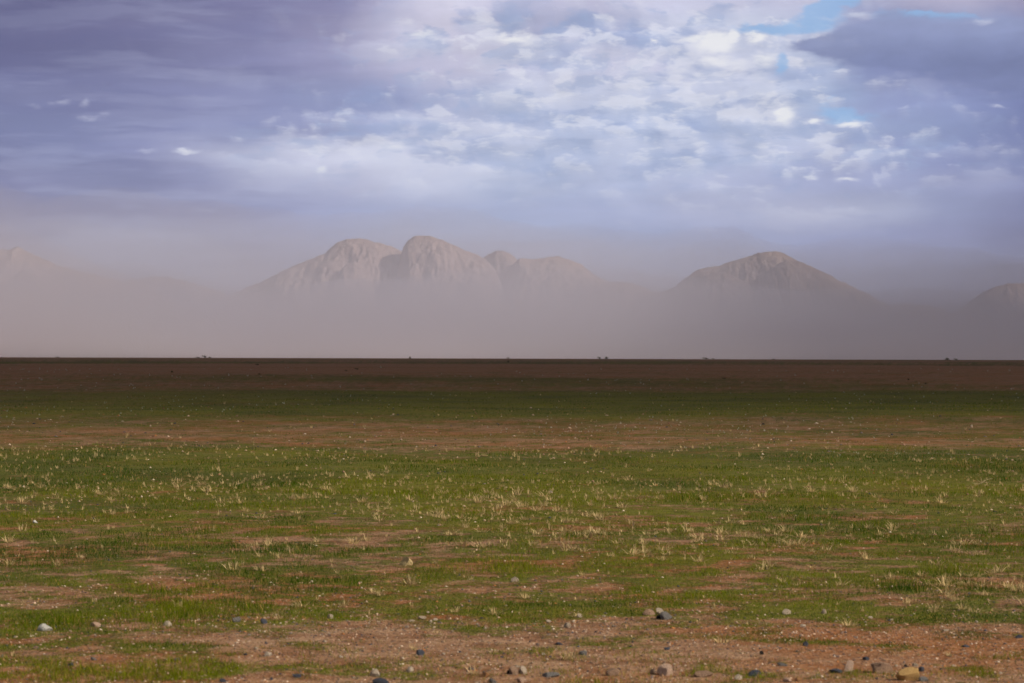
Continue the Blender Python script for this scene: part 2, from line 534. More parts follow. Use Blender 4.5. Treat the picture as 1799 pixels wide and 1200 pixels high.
def ground_material():
    m, nt, out = new_mat("desert_ground")
    b = principled(nt, out, 0.95, 0.08)
    tc = nt.nodes.new("ShaderNodeTexCoord")
    P = tc.outputs['Object']
    at_ = nt.nodes.new("ShaderNodeAttribute")
    at_.attribute_name = 'cover'
    cov = Expr(nt, at_.outputs['Fac'])
    at2 = nt.nodes.new("ShaderNodeAttribute")
    at2.attribute_name = 'hue'
    hue = Expr(nt, at2.outputs['Fac'])
    n_big = noise(nt, P, 0.35, 4, 0.6)
    n_mid = noise(nt, P, 3.1, 4, 0.6)
    n_fin = noise(nt, P, 24.0, 4, 0.65)
    soil = mixc(nt, n_mid.step(0.35, 0.66), (0.220, 0.105, 0.055, 1), (0.370, 0.225, 0.140, 1))
    soil = mixc(nt, n_big.step(0.42, 0.62) * 0.7, soil, (0.290, 0.105, 0.032, 1))
    soil = mixc(nt, n_fin.step(0.52, 0.72) * 0.7, soil, (0.600, 0.390, 0.240, 1))
    soil = mixc(nt, n_fin.step(0.42, 0.28) * 0.6, soil, (0.080, 0.040, 0.028, 1))
    # gravel: single grains of pale and dark stone
    vo = nt.nodes.new("ShaderNodeTexVoronoi")
    nt.links.new(P, vo.inputs['Vector'])
    vo.inputs['Scale'].default_value = 26.0
    sc = nt.nodes.new("ShaderNodeSeparateColor")
    nt.links.new(vo.outputs['Color'], sc.inputs[0])
    ra, rb = Expr(nt, sc.outputs[0]), Expr(nt, sc.outputs[1])
    dist = Expr(nt, vo.outputs['Distance'])
    grain = dist.step(0.42, 0.30) * ra.step(0.58, 0.62)
    gcol = mixc(nt, rb.step(0.3, 0.32), (0.052, 0.055, 0.070, 1), mixc(nt, rb, (0.20, 0.10, 0.07, 1), (0.42, 0.30, 0.22, 1)))
    soil = mixc(nt, grain * 0.8, soil, gcol)
    # low green: moss-like mat of seedlings, torn by a fine noise
    tear = noise(nt, P, 5.5, 5, 0.65)
    tear2 = noise(nt, P, 15.0, 4, 0.65)
    g = (cov * 1.05 + (tear - 0.5) * 1.5 + (tear2 - 0.5) * 1.6 + (n_fin - 0.5) * 0.8 - 0.03).step(0.22, 0.78)
    green = mixc(nt, hue, (0.020, 0.068, 0.004, 1), (0.115, 0.142, 0.005, 1))
    green = mixc(nt, n_fin.step(0.45, 0.7) * 0.5, green, (0.150, 0.145, 0.020, 1))
    green = mixc(nt, n_mid.step(0.55, 0.35) * 0.5, green, (0.032, 0.058, 0.009, 1))
    col = mixc(nt, g * 0.82, soil, green)
    nt.links.new(col, b.inputs['Base Color'])
    bump(nt, b, n_fin * 0.6 + n_mid * 0.8 + grain * 0.35 + tear * g * 0.8, 0.9, 0.05)
    return m


def attr_leaf_material(name, attr='tint', transl=0.35):
    m, nt, out = new_mat(name)
    at_ = nt.nodes.new("ShaderNodeAttribute")
    at_.attribute_name = attr
    d = nt.nodes.new("ShaderNodeBsdfDiffuse")
    t = nt.nodes.new("ShaderNodeBsdfTranslucent")
    mx = nt.nodes.new("ShaderNodeMixShader")
    mx.inputs[0].default_value = transl
    nt.links.new(at_.outputs['Color'], d.inputs[0])
    nt.links.new(at_.outputs['Color'], t.inputs[0])
    nt.links.new(d.outputs[0], mx.inputs[1])
    nt.links.new(t.outputs[0], mx.inputs[2])
    nt.links.new(mx.outputs[0], out.inputs['Surface'])
    return m


def stone_material(name, a, b_, speck, scale=14.0):
    m, nt, out = new_mat(name)
    b = principled(nt, out, 0.85, 0.25)
    tc = nt.nodes.new("ShaderNodeTexCoord")
    oi = nt.nodes.new("ShaderNodeObjectInfo")
    rnd = Expr(nt, oi.outputs['Random'])
    P = tc.outputs['Object']
    n1 = noise(nt, P, scale * 0.5, 5, 0.6)
    n2 = noise(nt, P, scale * 4, 4, 0.65)
    c = mixc(nt, (n1 + (rnd - 0.5) * 0.35).step(0.35, 0.65), (*a, 1), (*b_, 1))
    c = mixc(nt, n2.step(0.55, 0.75) * 0.6, c, (*speck, 1))
    n3 = noise(nt, P, scale * 0.22, 4, 0.6)
    c = mixc(nt, n3.step(0.55, 0.75) * 0.30, c, (0.30, 0.17, 0.10, 1))       # red earth clinging to it
    nt.links.new(c, b.inputs['Base Color'])
    bump(nt, b, n1 * 0.7 + n2 * 0.4, 0.8, 0.03)
    return m


def rock_material(name, tone):
    m, nt, out = new_mat(name)
    b = principled(nt, out, 0.95, 0.1)
    tc = nt.nodes.new("ShaderNodeTexCoord")
    P = tc.outputs['Object']
    mp = nt.nodes.new("ShaderNodeMapping")
    mp.inputs['Scale'].default_value = (1, 1, 0.22)
    nt.links.new(P, mp.inputs[0])
    n1 = noise(nt, mp.outputs[0], 0.016, 7, 0.62, 0.4)
    n2 = noise(nt, P, 0.05, 6, 0.65)
    c = mixc(nt, n1.step(0.38, 0.62), (0.40 * tone, 0.295 * tone, 0.30 * tone, 1), (0.53 * tone, 0.40 * tone, 0.40 * tone, 1))
    c = mixc(nt, n2.step(0.55, 0.75) * 0.5, c, (0.58 * tone, 0.44 * tone, 0.43 * tone, 1))
    c = mixc(nt, n2.step(0.42, 0.28) * 0.6, c, (0.30 * tone, 0.22 * tone, 0.22 * tone, 1))
    nt.links.new(c, b.inputs['Base Color'])
    bump(nt, b, n1 * 1.0 + n2 * 0.7, 1.0, 18.0)
    return m


# ------------------------------------------------------------------ ground
def build_ground():
    q = np.concatenate([np.arange(760, 600, -8.0), np.arange(600, 6, -1.35)])
    r = np.concatenate([[0.5, 2, 4, 6, 8, 9.5], 8000 / q])
    r = np.unique(np.concatenate([r, np.geomspace(r.max() * 1.03, 4600, 50), np.geomspace(4750, 13500, 24)]))
    a_f = np.arange(-0.25, 0.2501, 0.0008)
    a_o = np.linspace(0.25, 2 * math.pi - 0.25, 74)[1:-1]
    a = np.concatenate([a_f, a_o, [a_f[0] + 2 * math.pi]])
    A, RR = np.meshgrid(a, r, indexing='ij')
    Xg, Yg = np.sin(A) * RR, np.cos(A) * RR
    Z = ground_z(Xg, Yg)
    Z[-1] = Z[0]
    me = grid_mesh("ground", Xg, Yg, Z, flip=False)
    fattr(me, 'cover', cover(Xg, Yg))
    h = 0.5 + 1.8 * (fbm(Xg / 3, Yg / 4, 4, 200) - 0.5) + 1.2 * (fbm(Xg / 60, Yg / 40, 2, 210) - 0.5)
    fattr(me, 'hue', np.clip(h, 0, 1))
    o = link("ground", me, ground_material())
    tag(o, "flat reddish gravel plain with patches of low green growth", kind='structure')
    # keep the upper side up
    if me.polygons[1000].normal.z < 0:
        me.flip_normals()
    return o


build_ground()


# ------------------------------------------------------------------ mountains
def mountain(name, label, comps, dist, depth, mat, seed, gully=0.12, nx=420, ny=190):
    """comps: list of (profile [(px, py)], y offset, depth factor)."""
    allx = [p[0] for c in comps for p in c[0]]
    x0, x1 = [(v - 900) * PXA * dist for v in (min(allx), max(allx))]
    xs = np.linspace(x0 - 30, x1 + 30, nx)
    ys = np.linspace(dist - depth * 1.25, dist + depth * 1.25, ny)
    GX, GY = np.meshgrid(xs, ys, indexing='ij')
    wob = (fbm(GX / 90, GY / 90, 4, seed) - 0.5)
    Z = np.full(GX.shape, -40.0)
    for prof, yo, df in comps:
        px = np.array([p[0] for p in prof], float)
        hor = 629.5 + (px - 900) * 0.0028
        hz = (hor - np.array([p[1] for p in prof], float)) * PXA * dist
        yc = dist + yo + 120 * (fbm(xs / 180, xs * 0, 2, seed + 5) - 0.5)
        T = (GY - yc[:, None]) / (depth * df)
        xw = GX + 0.0 * wob + 70 * (fbm(GX / 120, GY / 60, 4, seed + 9) - 0.5) * np.clip(np.abs(T) * 2.5, 0, 1)
        H = np.interp(xw, (px - 900) * PXA * dist, hz, left=-60, right=-60)
        f = 1 - np.abs(T) ** 1.35
        Zi = np.where(H > 0, H * f, H)
        Zi = np.where(f < 0, -40, Zi)
        rid = 1 - np.abs(2 * fbm(GX / 75 + 0.25 * T, GY / 330, 4, seed + 20) - 1) * 1.6
        rid2 = 1 - np.abs(2 * fbm(GX / 28, GY / 90, 4, seed + 30) - 1) * 1.6
        amt = gully * np.clip(np.abs(T) * 3.0, 0.0, 1.0)
        Zi = Zi - np.maximum(H, 0) * amt * (1 - rid) * 0.75 - np.maximum(H, 0) * amt * (1 - rid2) * 0.42
        Zi = Zi + 9.0 * (fbm(GX / 22, GY / 22, 4, seed + 40, 0.6) - 0.55)
        Z = np.maximum(Z, Zi)
    drop = dist * dist / (2 * EARTH)
    Z = np.maximum(Z, -30.0)
    me = grid_mesh(name, GX, GY, Z, flip=False)
    if sum(p.normal.z for p in list(me.polygons)[:50]) < 0:
        me.flip_normals()
    o = link(name, me, mat)
    tag(o, label, kind='structure')
    return o


rock = rock_material("granite_slope", 0.84)
rock_dark = rock_material("dark_granite_slope", 0.66)
massif = [
    ([(360, 560), (390, 527), (430, 508), (470, 492), (510, 472), (540, 460), (572, 447), (579, 439), (592, 428), (610, 421), (630, 420), (650, 424), (680, 432), (700, 440), (712, 446), (740, 470), (790, 530), (810, 580)], 0, 1.0),
    ([(680, 580), (698, 500), (706, 452), (711, 436), (718, 426), (730, 419), (745, 417), (760, 420), (790, 431), (815, 442), (835, 450), (850, 456), (868, 474), (895, 525), (925, 580)], -130, 1.0),
    ([(815, 580), (838, 490), (847, 455), (858, 448), (870, 442), (882, 441), (895, 446), (905, 454), (930, 480), (975, 560)], 60, 0.9),
    ([(850, 580), (890, 480), (912, 457), (940, 458), (960, 455), (980, 453), (1000, 459), (1020, 467), (1040, 483), (1060, 493), (1085, 502), (1110, 507), (1130, 511), (1170, 518), (1230, 545)], -60, 1.0),
    ([(735, 590), (770, 520), (800, 474), (812, 466), (826, 470), (845, 492), (880, 570)], -220, 0.8),
    ([(560, 580), (590, 500), (612, 470), (630, 464), (655, 482), (700, 570)], -220, 0.8),
    ([(930, 580), (1000, 520), (1050, 503), (1090, 500), (1130, 512), (1180, 545)], -330, 0.7),
]
mountain("mountain", "pale pinkish granite massif of steep domes rising from the dust", massif, 10000.0, 620.0, rock, 300)
mountain("mountain", "single broad domed mountain right of the granite massif",
         [([(1080, 560), (1130, 524), (1160, 517), (1185, 505), (1200, 492), (1220, 479), (1240, 472), (1262, 469), (1290, 459), (1310, 453), (1330, 447), (1348, 444), (1360, 443), (1375, 446), (1400, 458), (1430, 472), (1450, 480), (1475, 494), (1500, 506), (1530, 520), (1600, 560)], 0, 1.0),
          ([(1250, 580), (1320, 490), (1370, 462), (1400, 466), (1440, 490), (1500, 560)], -220, 0.8),
          ([(1130, 580), (1190, 520), (1230, 490), (1260, 483), (1300, 500), (1350, 560)], -240, 0.8)], 9000.0, 560.0, rock_dark, 340)
mountain("mountain", "dark hill cut off by the right edge, rising beyond the dust",
         [([(1630, 590), (1665, 555), (1690, 540), (1710, 527), (1730, 514), (1755, 503), (1780, 499), (1800, 499), (1840, 495), (1880, 503), (1970, 570)], 0, 1.0)], 9400.0, 420.0, rock_dark, 380, nx=200, ny=100)
mountain("mountain", "far pale peak at the left, highest point of the left range",
         [([(-160, 520), (-60, 452), (0, 440), (14, 441), (28, 434), (40, 440), (60, 449), (80, 458), (100, 467), (130, 476), (170, 485), (230, 500), (320, 540)], 0, 1.0)], 11400.0, 600.0, rock, 420, nx=240, ny=100)
mountain("hill", "rounded knoll in front of the far left peak",
         [([(-120, 500), (-40, 478), (-10, 480), (8, 487), (20, 492), (40, 560)], 0, 1.0),
          ([(-10, 560), (22, 491), (32, 485), (45, 478), (60, 475), (75, 477), (90, 484), (108, 495), (150, 540)], -60, 1.0),
          ([(90, 560), (120, 494), (140, 487), (170, 488), (200, 497), (230, 509), (280, 530), (320, 570)], 80, 1.0)], 9600.0, 380.0, rock, 460, nx=260, ny=100)
mountain("hill", "low faint ridge between the left range and the massif",
         [([(180, 540), (225, 494), (270, 486), (300, 489), (340, 499), (390, 515), (440, 550)], 0, 1.0)], 11000.0, 400.0, rock, 500, nx=160, ny=80)
mountain("hill", "low dark ridge between the domed mountain and the right hill",
         [([(1480, 560), (1550, 540), (1600, 534), (1650, 541), (1720, 575)], 0, 1.0)], 9800.0, 300.0, rock_dark, 540, nx=140, ny=80)


# ------------------------------------------------------------------ air: dust banks, haze, and the cloud that shades the plain
def volume_material(name, color, density, aniso=0.0):
    m, nt, out = new_mat(name)
    v = nt.nodes.new("ShaderNodeVolumePrincipled")
    v.inputs['Color'].default_value = (*color, 1)
    v.inputs['Density'].default_value = density
    v.inputs['Anisotropy'].default_value = aniso
    nt.links.new(v.outputs[0], out.inputs['Volume'])
    m.cycles.homogeneous_volume = True
    return m


def closed_sheet(name, GX, GY, top, bot, mat):
    """A closed body between two height fields of the same grid."""
    ni, nj = GX.shape
    n = ni * nj
    v = np.concatenate([np.stack([GX, GY, top], -1).reshape(-1, 3), np.stack([GX, GY, bot], -1).reshape(-1, 3)])
    idx = np.arange(n).reshape(ni, nj)
    qt = np.stack([idx[:-1, :-1], idx[1:, :-1], idx[1:, 1:], idx[:-1, 1:]], -1).reshape(-1, 4)
    qb = qt[:, ::-1] + n
    ring = np.concatenate([idx[:, 0], idx[-1, 1:], idx[-2::-1, -1], idx[0, -2:0:-1]])
    nx_ = np.roll(ring, -1)
    side = np.stack([nx_, ring, ring + n, nx_ + n], -1)
    q = np.concatenate([qt, qb, side])
    me = mesh_np(name, v, q.ravel(), np.full(len(q), 4), True)
    bm = bmesh.new()
    bm.from_mesh(me)
    bmesh.ops.recalc_face_normals(bm, faces=bm.faces)
    bm.to_mesh(me)
    bm.free()
    return link(name, me, mat)


def dust_bank(y0, y1, htab, density, color, seed, label, power=1.0):
    """A lumpy low bank of blown dust; htab gives its height by photo column."""
    ym = (y0 + y1) / 2
    xs = np.linspace(-0.30 * ym, 0.30 * ym, 150)
    ys = np.linspace(y0, y1, 40)
    GX, GY = np.meshgrid(xs, ys, indexing='ij')
    t = (GY - ym) / ((y1 - y0) / 2)
    col = GX / ym / PXA + 900
    H = np.interp(col, [h[0] for h in htab], [h[1] for h in htab]) * PXA * ym
    lump = 1 + 0.75 * (fbm(GX / 650, GY / 650, 5, seed, 0.55) - 0.5)
    body = np.clip(1 - np.abs(t), 0, 1) ** power
    edge = sstep(0, 0.04, (xs - xs[0]) / (xs[-1] - xs[0])) * sstep(0, 0.04, (xs[-1] - xs) / (xs[-1] - xs[0]))
    top = H * lump * body * edge[:, None] - 6.0
    bot = np.full(GX.shape, -14.0)
    o = closed_sheet("dust_cloud", GX, GY, top, bot, volume_material("blown_dust", color, density))
    tag(o, label, kind='stuff')
    return o


DUST = (0.84, 0.825, 0.955)
dust_bank(5400, 8700, [(-600, 172), (0, 172), (250, 172), (450, 168), (600, 166), (900, 162), (1200, 150), (1500, 138), (2400, 120)], 0.00220, DUST, 700, "dense low bank of blown dust along the far plain", 2.0)
dust_bank(5200, 8600, [(-600, 320), (0, 310), (250, 300), (450, 280), (900, 265), (1150, 240), (1400, 225), (1700, 220), (2400, 220)], 0.00138, DUST, 720, "thin upper veil of dust across the mountain slopes", 2.0)
dust_bank(5000, 8800, [(-600, 300), (-100, 270), (100, 225), (250, 170), (380, 90), (500, 10), (2400, -40)], 0.00048, (0.90, 0.80, 0.83), 760, "warm plume of dust rising before the left range", 1.5)


def build_haze():
    bm = bmesh.new()
    bmesh.ops.create_cube(bm, size=1.0)
    bmesh.ops.scale(bm, vec=(28000, 28000, 520), verts=bm.verts)
    bmesh.ops.translate(bm, vec=(0, 0, 520 / 2 - 16), verts=bm.verts)
    me = bpy.data.meshes.new("haze")
    bm.to_mesh(me)
    bm.free()
    o = link("haze", me, volume_material("haze", (0.80, 0.84, 0.95), 0.000046))
    tag(o, "pale even haze over the whole plain", kind='stuff')


build_haze()


def build_cloud():
    """A flat-based cloud up to the right, outside the view: its shade lies over the far plain."""
    zc = 1500.0
    k = zc / math.tan(SUN_EL)
    ox, oy = k * math.sin(SUN_AZ), k * math.cos(SUN_AZ)
    gx = np.linspace(-3300, 3600, 150)
    gy = np.concatenate([np.linspace(20, 900, 100), np.linspace(960, 9300, 90)])
    GX, GY = np.meshgrid(gx, gy, indexing='ij')
    start = 48 + 40 * (fbm(GX / 70, GY * 0, 3, 800) - 0.5) + 0.03 * np.abs(GX)
    f = np.clip((GY - start) / 190, 0, 1)
    f = f * (1.5 - 0.5 * f * f)
    f = f * sstep(0, 700, GX - gx[0]) * sstep(0, 700, gx[-1] - GX) * sstep(0, 900, gy[-1] - GY)
    keep = np.where(GY > 4300, 1 - sstep(4500, 5700, GY) * (1 - 0.05 - 0.40 * sstep(-200, 1700, GX)), 1.0)
    th = 330 * f * keep * (0.75 + 0.6 * fbm(GX / 300, GY / 300, 4, 810))
    closed_sheet_o = closed_sheet("cloud", GX + ox, GY + oy, zc + th * 0.8 + 1.0, zc - th * 0.2 - 1.0, volume_material("cloud_vapour", (0.97, 0.97, 0.98), 0.0105))
    tag(closed_sheet_o, "flat grey cloud whose shade lies over the far plain", kind='structure')


build_cloud()


# ------------------------------------------------------------------ blades
def blades(bx, by, bz, h, w, lean, az, tip_bend, rgb, two=True):
    """Vertices, faces and colours for many grass blades (arrays)."""
    n = len(bx)
    dx, dy = np.cos(az), np.sin(az)
    sx, sy = -dy, dx
    base = np.stack([bx, by, bz], -1)
    side = np.stack([sx, sy, 0 * sx], -1) * (w / 2)[:, None]
    fwd = np.stack([dx, dy, 0 * dx], -1)
    up = np.array([0, 0, 1.0])
    tip = base + fwd * (h * (np.sin(lean) + tip_bend))[:, None] + up * (h * np.cos(lean))[:, None]
    if not two:
        V = np.stack([base - side, base + side, tip], 1).reshape(-1, 3)
        F = (np.arange(n)[:, None] * 3 + np.array([0, 1, 2])).ravel()
        return V, F, np.full(n, 3), np.repeat(rgb, 3, 0)
    mid = base + fwd * (h * 0.5 * np.sin(lean))[:, None] + up * (h * 0.58 * np.cos(lean))[:, None]
    V = np.stack([base - side, base + side, mid - side * 0.75, mid + side * 0.75, tip], 1).reshape(-1, 3)
    k = np.arange(n)[:, None] * 5
    F = np.concatenate([k + np.array([0, 1, 3, 2]), k + np.array([2, 3, 4])], 1).ravel()
    C = np.tile([4, 3], n)
    return V, F, C, np.repeat(rgb, 5, 0)


def scatter(n, qlo, qhi, ulim=0.235, power=1.0):
    """Points over the plain ahead, thinner with distance; q = 8000 / metres."""
    q = qlo + (qhi - qlo) * RNG.random(n) ** power
    d = 8000 / q
    u = (RNG.random(n) * 2 - 1) * ulim
    return u * d, d


grass_mat = attr_leaf_material("short_green_grass", 'tint', 0.35)


def build_grass():
    x, y = scatter(800000, 16, 640)
    c = cover(x, y)
    keep = RNG.random(len(x)) < np.clip(c * 1.05 - 0.02, 0.10, 1)
    x, y, c = x[keep], y[keep], c[keep]
    n = len(x)
    d = np.hypot(x, y)
    z = ground_z(x, y)
    vig = fbm(x / 0.9, y / 1.1, 3, 150)
    h = (0.014 + 0.050 * np.clip(vig * 1.9 - 0.55, 0, 1) ** 1.5) * (0.5 + 0.9 * RNG.random(n)) * (0.45 + 0.65 * c)
    w = np.maximum(0.0032, d * PXA * 0.75) * (0.7 + 0.6 * RNG.random(n))
    hue = np.clip(0.45 + 2.2 * (fbm(x / 1.1, y / 1.6, 3, 160) - 0.5) + 1.2 * (fbm(x / 7, y / 6, 2, 163) - 0.5) + 0.9 * (fbm(x / 30, y / 30, 2, 165) - 0.5), 0, 1)
    hue = np.clip(hue + 0.20 * RNG.standard_normal(n), 0, 1)[:, None]
    dark = np.array([0.013, 0.064, 0.004])
    yel = np.array([0.172, 0.205, 0.004])
    rgb = dark * (1 - hue) + yel * hue
    dry = RNG.random(n) < 0.07 + 0.25 * (1 - c)
    rgb[dry] = np.array([0.42, 0.26, 0.085]) * (0.6 + 0.7 * RNG.random((dry.sum(), 1)))
    rgb *= (0.75 + 0.5 * RNG.random((n, 1)))
    V, F, C, K = blades(x, y, z - 0.003, h, w, RNG.random(n) * 0.9, RNG.random(n) * 6.283, RNG.random(n) * 0.3, rgb, False)
    me = mesh_np("grass", V, F, C)
    cattr(me, 'tint', K)
    o = link("grass", me, grass_mat)
    tag(o, "short green grass sprouting in patches over the red gravel", 'grass', kind='stuff')


build_grass()

straw_mat = attr_leaf_material("dry_straw", 'tint', 0.25)
STRAW = np.array([0.70, 0.53, 0.285])


def tuft_arrays(x, y, z, size, nb, wid, rng, pale=1.0, spread=0.8, green=0.0):
    """Blades of many dry tufts; one entry of x.. per tuft."""
    n = len(x)
    i = np.repeat(np.arange(n), nb)
    m = len(i)
    r = size[i] * 0.26 * np.sqrt(rng.random(m))
    a0 = rng.random(m) * 6.283
    bx, by = x[i] + r * np.cos(a0), y[i] + r * np.sin(a0)
    az = a0 + rng.standard_normal(m) * 0.7
    lean = np.abs(rng.standard_normal(m)) * spread * 0.7
    h = size[i] * (0.22 + 0.88 * rng.random(m) ** 1.5)
    w = wid[i] * (0.6 + 0.6 * rng.random(m))
    rgb = STRAW * pale * (0.55 + 0.75 * rng.random((m, 1)))
    g = rng.random(m) < green
    rgb[g] = np.array([0.14, 0.16, 0.05]) * (0.7 + 0.6 * rng.random((g.sum(), 1)))
    return blades(bx, by, z[i], h, w, lean, az, 0.15 * rng.random(m), rgb, True)


# dry tufts: where they stand (denser over the green middle distance)
def tuft_sites(n, seed):
    rng = np.random.default_rng(seed)
    q = 60 + (560 - 60) * rng.random(n)
    u = (rng.random(n) * 2 - 1) * 0.2
    d = 8000 / q
    x, y = u * d, d
    dens = np.interp(q, [60, 100, 150, 165, 180, 210, 260, 300, 330, 360, 400, 430, 470, 560], [.10, .08, .12, 1, 1, 1, .8, .6, .6, .55, .25, .16, .06, .02])
    right = np.interp(u, [-0.18, 0, 0.18], [0.55, 0.8, 1.0])
    dens = np.where(q > 290, dens * right, dens)
    clump = sstep(0.42, 0.62, fbm(x / 3.5, y / 5, 3, 170))
    keep = rng.random(n) < dens * (0.15 + 0.95 * clump)
    return x[keep], y[keep]


def one_tuft_mesh(name, size, nb, wid, seed, pale=1.0, spread=0.8, green=0.05):
    rng = np.random.default_rng(seed)
    V, F, C, K = tuft_arrays(np.zeros(1), np.zeros(1), np.zeros(1), np.array([size]), nb, np.array([wid]), rng, pale, spread, green)
    me = mesh_np(name, V, F, C)
    cattr(me, 'tint', K)
    me.materials.append(straw_mat)
    return me


TUFTS = [one_tuft_mesh("dry_tuft", 1.0, 34 + 5 * k, 0.045, 900 + k, (0.78, 0.95, 1.05, 0.88)[k % 4], 0.85 + 0.22 * (k % 4)) for k in range(8)]
NAMED_TUFTS = [  # px, base py, height px, variant, label
    (877, 893, 21, 2, "tallest pale dry tuft on the green, broad and bushy"),
    (840, 884, 24, 5, "wispy open dry tuft just left of the bushiest pale tuft"),
    (1002, 891, 16, 0, "narrow pale dry tuft right of the bushiest tuft"),
    (951, 886, 13, 1, "short pale tuft between the bushy and the narrow tufts"),
    (1292, 966, 17, 3, "bright straw tuft beside a dark green strip of grass"),
    (1386, 958, 17, 6, "upright thin straw tuft left of the bright straw tuft pair"),
    (528, 914, 13, 4, "pale dry tuft standing at the edge of a bare patch"),
    (1140, 828, 10, 7, "stubby forked dry tuft standing high on the green"),
    (1716, 975, 17, 2, "straw tuft near the right side of the yellowed grass band"),
    (1024, 1012, 16, 5, "leaning straw tuft alone on mixed soil and grass"),
    (1640, 1076, 18, 0, "pale tuft on the green strip behind the gravel at right"),
    (826, 1018, 18, 1, "thin bent straw stems right of the rounded straw coloured stone"),
    (765, 990, 12, 4, "small straw tuft close beside the rounded straw coloured stone"),
    (14, 893, 15, 3, "dry tuft at the left edge of the green"),
    (90, 896, 12, 6, "low spread dry tuft left of the green's bare patches"),
]
named_xy = []
for px, py, hp, v, lab in NAMED_TUFTS:
    p = at(px, py)
    s = hp * PXA * p.y
    o = bpy.data.objects.new("dry_tuft", TUFTS[v])
    COL.objects.link(o)
    o.location = p - Vector((0, 0, 0.004))
    o.scale = (s, s, s * 0.85)
    o.rotation_euler = (0, 0, random.random() * 6.28)
    tag(o, lab, "grass tuft", "dry grass tufts on the plain")
tx, ty = tuft_sites(14000, 31)
td = np.hypot(tx, ty)
trng = np.random.default_rng(77)
ts = (0.047 + 0.090 * trng.random(len(tx)) ** 2.4) * np.interp(td, [15, 45, 70], [0.8, 1.0, 1.1])
order = np.argsort(-(ts / td))
N_IND = 270
for k in order[:N_IND]:
    o = bpy.data.objects.new("dry_tuft", TUFTS[trng.integers(0, 8)])
    COL.objects.link(o)
    o.location = (tx[k], ty[k], float(ground_z(tx[k], ty[k])) - 0.004)
    s = float(ts[k])
    o.scale = (s * (0.9 + 0.9 * trng.random()), s * (0.9 + 0.9 * trng.random()), s * (0.55 + 0.3 * trng.random()))
    o.rotation_euler = (0, 0, trng.random() * 6.28)
    tag(o, "small pale dry grass tuft among the short green grass", "grass tuft", "dry grass tufts on the plain")
rest = order[N_IND:]
V, F, C, K = tuft_arrays(tx[rest], ty[rest], ground_z(tx[rest], ty[rest]), ts[rest] * 0.7, 12, np.maximum(0.004, td[rest] * PXA * 0.9), trng, 0.95, 0.9, 0.05)
me = mesh_np("dry_grass", V, F, C)
cattr(me, 'tint', K)
tag(link("dry_grass", me, straw_mat), "thin scattering of low dry grass through the green", 'grass', kind='stuff')

# tiny white-grey herbs that dot the middle distance
hx, hy = scatter(5200, 22, 175, 0.21)
hq = 8000 / np.hypot(hx, hy)
hk = RNG.random(len(hx)) < np.interp(hq, [20, 40, 60, 80, 100, 125, 150, 175], [.15, .3, .35, .12, .3, .8, .8, .3]) * sstep(0.4, 0.6, fbm(hx / 12, hy / 14, 3, 180))
hx, hy = hx[hk], hy[hk]
hd = np.hypot(hx, hy)
hrng = np.random.default_rng(5)
V, F, C, K = tuft_arrays(hx, hy, ground_z(hx, hy), hd * PXA * (2.0 + 3.2 * hrng.random(len(hx)) ** 2), 6, hd * PXA * 0.8, hrng, 0.95, 0.9, 0.1)
K = K * 0 + np.repeat(np.array([[0.56, 0.56, 0.47]]), len(K), 0) * (0.6 + 0.7 * hrng.random((len(K), 1)))
me = mesh_np("pale_weeds", V, F, C)
cattr(me, 'tint', K)
tag(link("pale_weeds", me, straw_mat), "tiny whitish weeds dotted over bare soil in the middle distance", 'weed', kind='stuff')


# ------------------------------------------------------------------ stones
def stone_mesh(name, seed, facets=9, sub=3, soft=0.14):
    rng = random.Random(seed)
    bm = bmesh.new()
    bmesh.ops.create_icosphere(bm, subdivisions=sub, radius=1.0)
    planes = []
    for _ in range(facets):
        n = Vector((rng.gauss(0, 1), rng.gauss(0, 1), rng.gauss(0, 0.8))).normalized()
        planes.append((n, 0.45 + 0.32 * rng.random()))
    from mathutils import noise as mn
    off = Vector((seed * 3.1, seed * 1.7, 0))
    for v in bm.verts:
        p = v.co.copy()
        for n, c in planes:
            k = p.dot(n) - c
            if k > 0:
                p -= n * k * 0.97
        p *= 1 + soft * mn.noise(p * 1.7 + off) + 0.05 * mn.noise(p * 5 + off)
        v.co = p
    xs = [v.co.x for v in bm.verts]; ys = [v.co.y for v in bm.verts]; zs = [v.co.z for v in bm.verts]
    for v in bm.verts:          # unit box: width 1, depth 1, height 1, base at 0 with a fifth buried
        v.co.x = (v.co.x - (max(xs) + min(xs)) / 2) / (max(xs) - min(xs))
        v.co.y = (v.co.y - (max(ys) + min(ys)) / 2) / (max(ys) - min(ys))
        v.co.z = (v.co.z - min(zs)) / (max(zs) - min(zs)) * 1.45 - 0.45
    me = bpy.data.meshes.new(name)
    bm.to_mesh(me)
    bm.free()
    me.polygons.foreach_set('use_smooth', np.ones(len(me.polygons), bool))
    me.set_sharp_from_angle(angle=R(22))
    return me


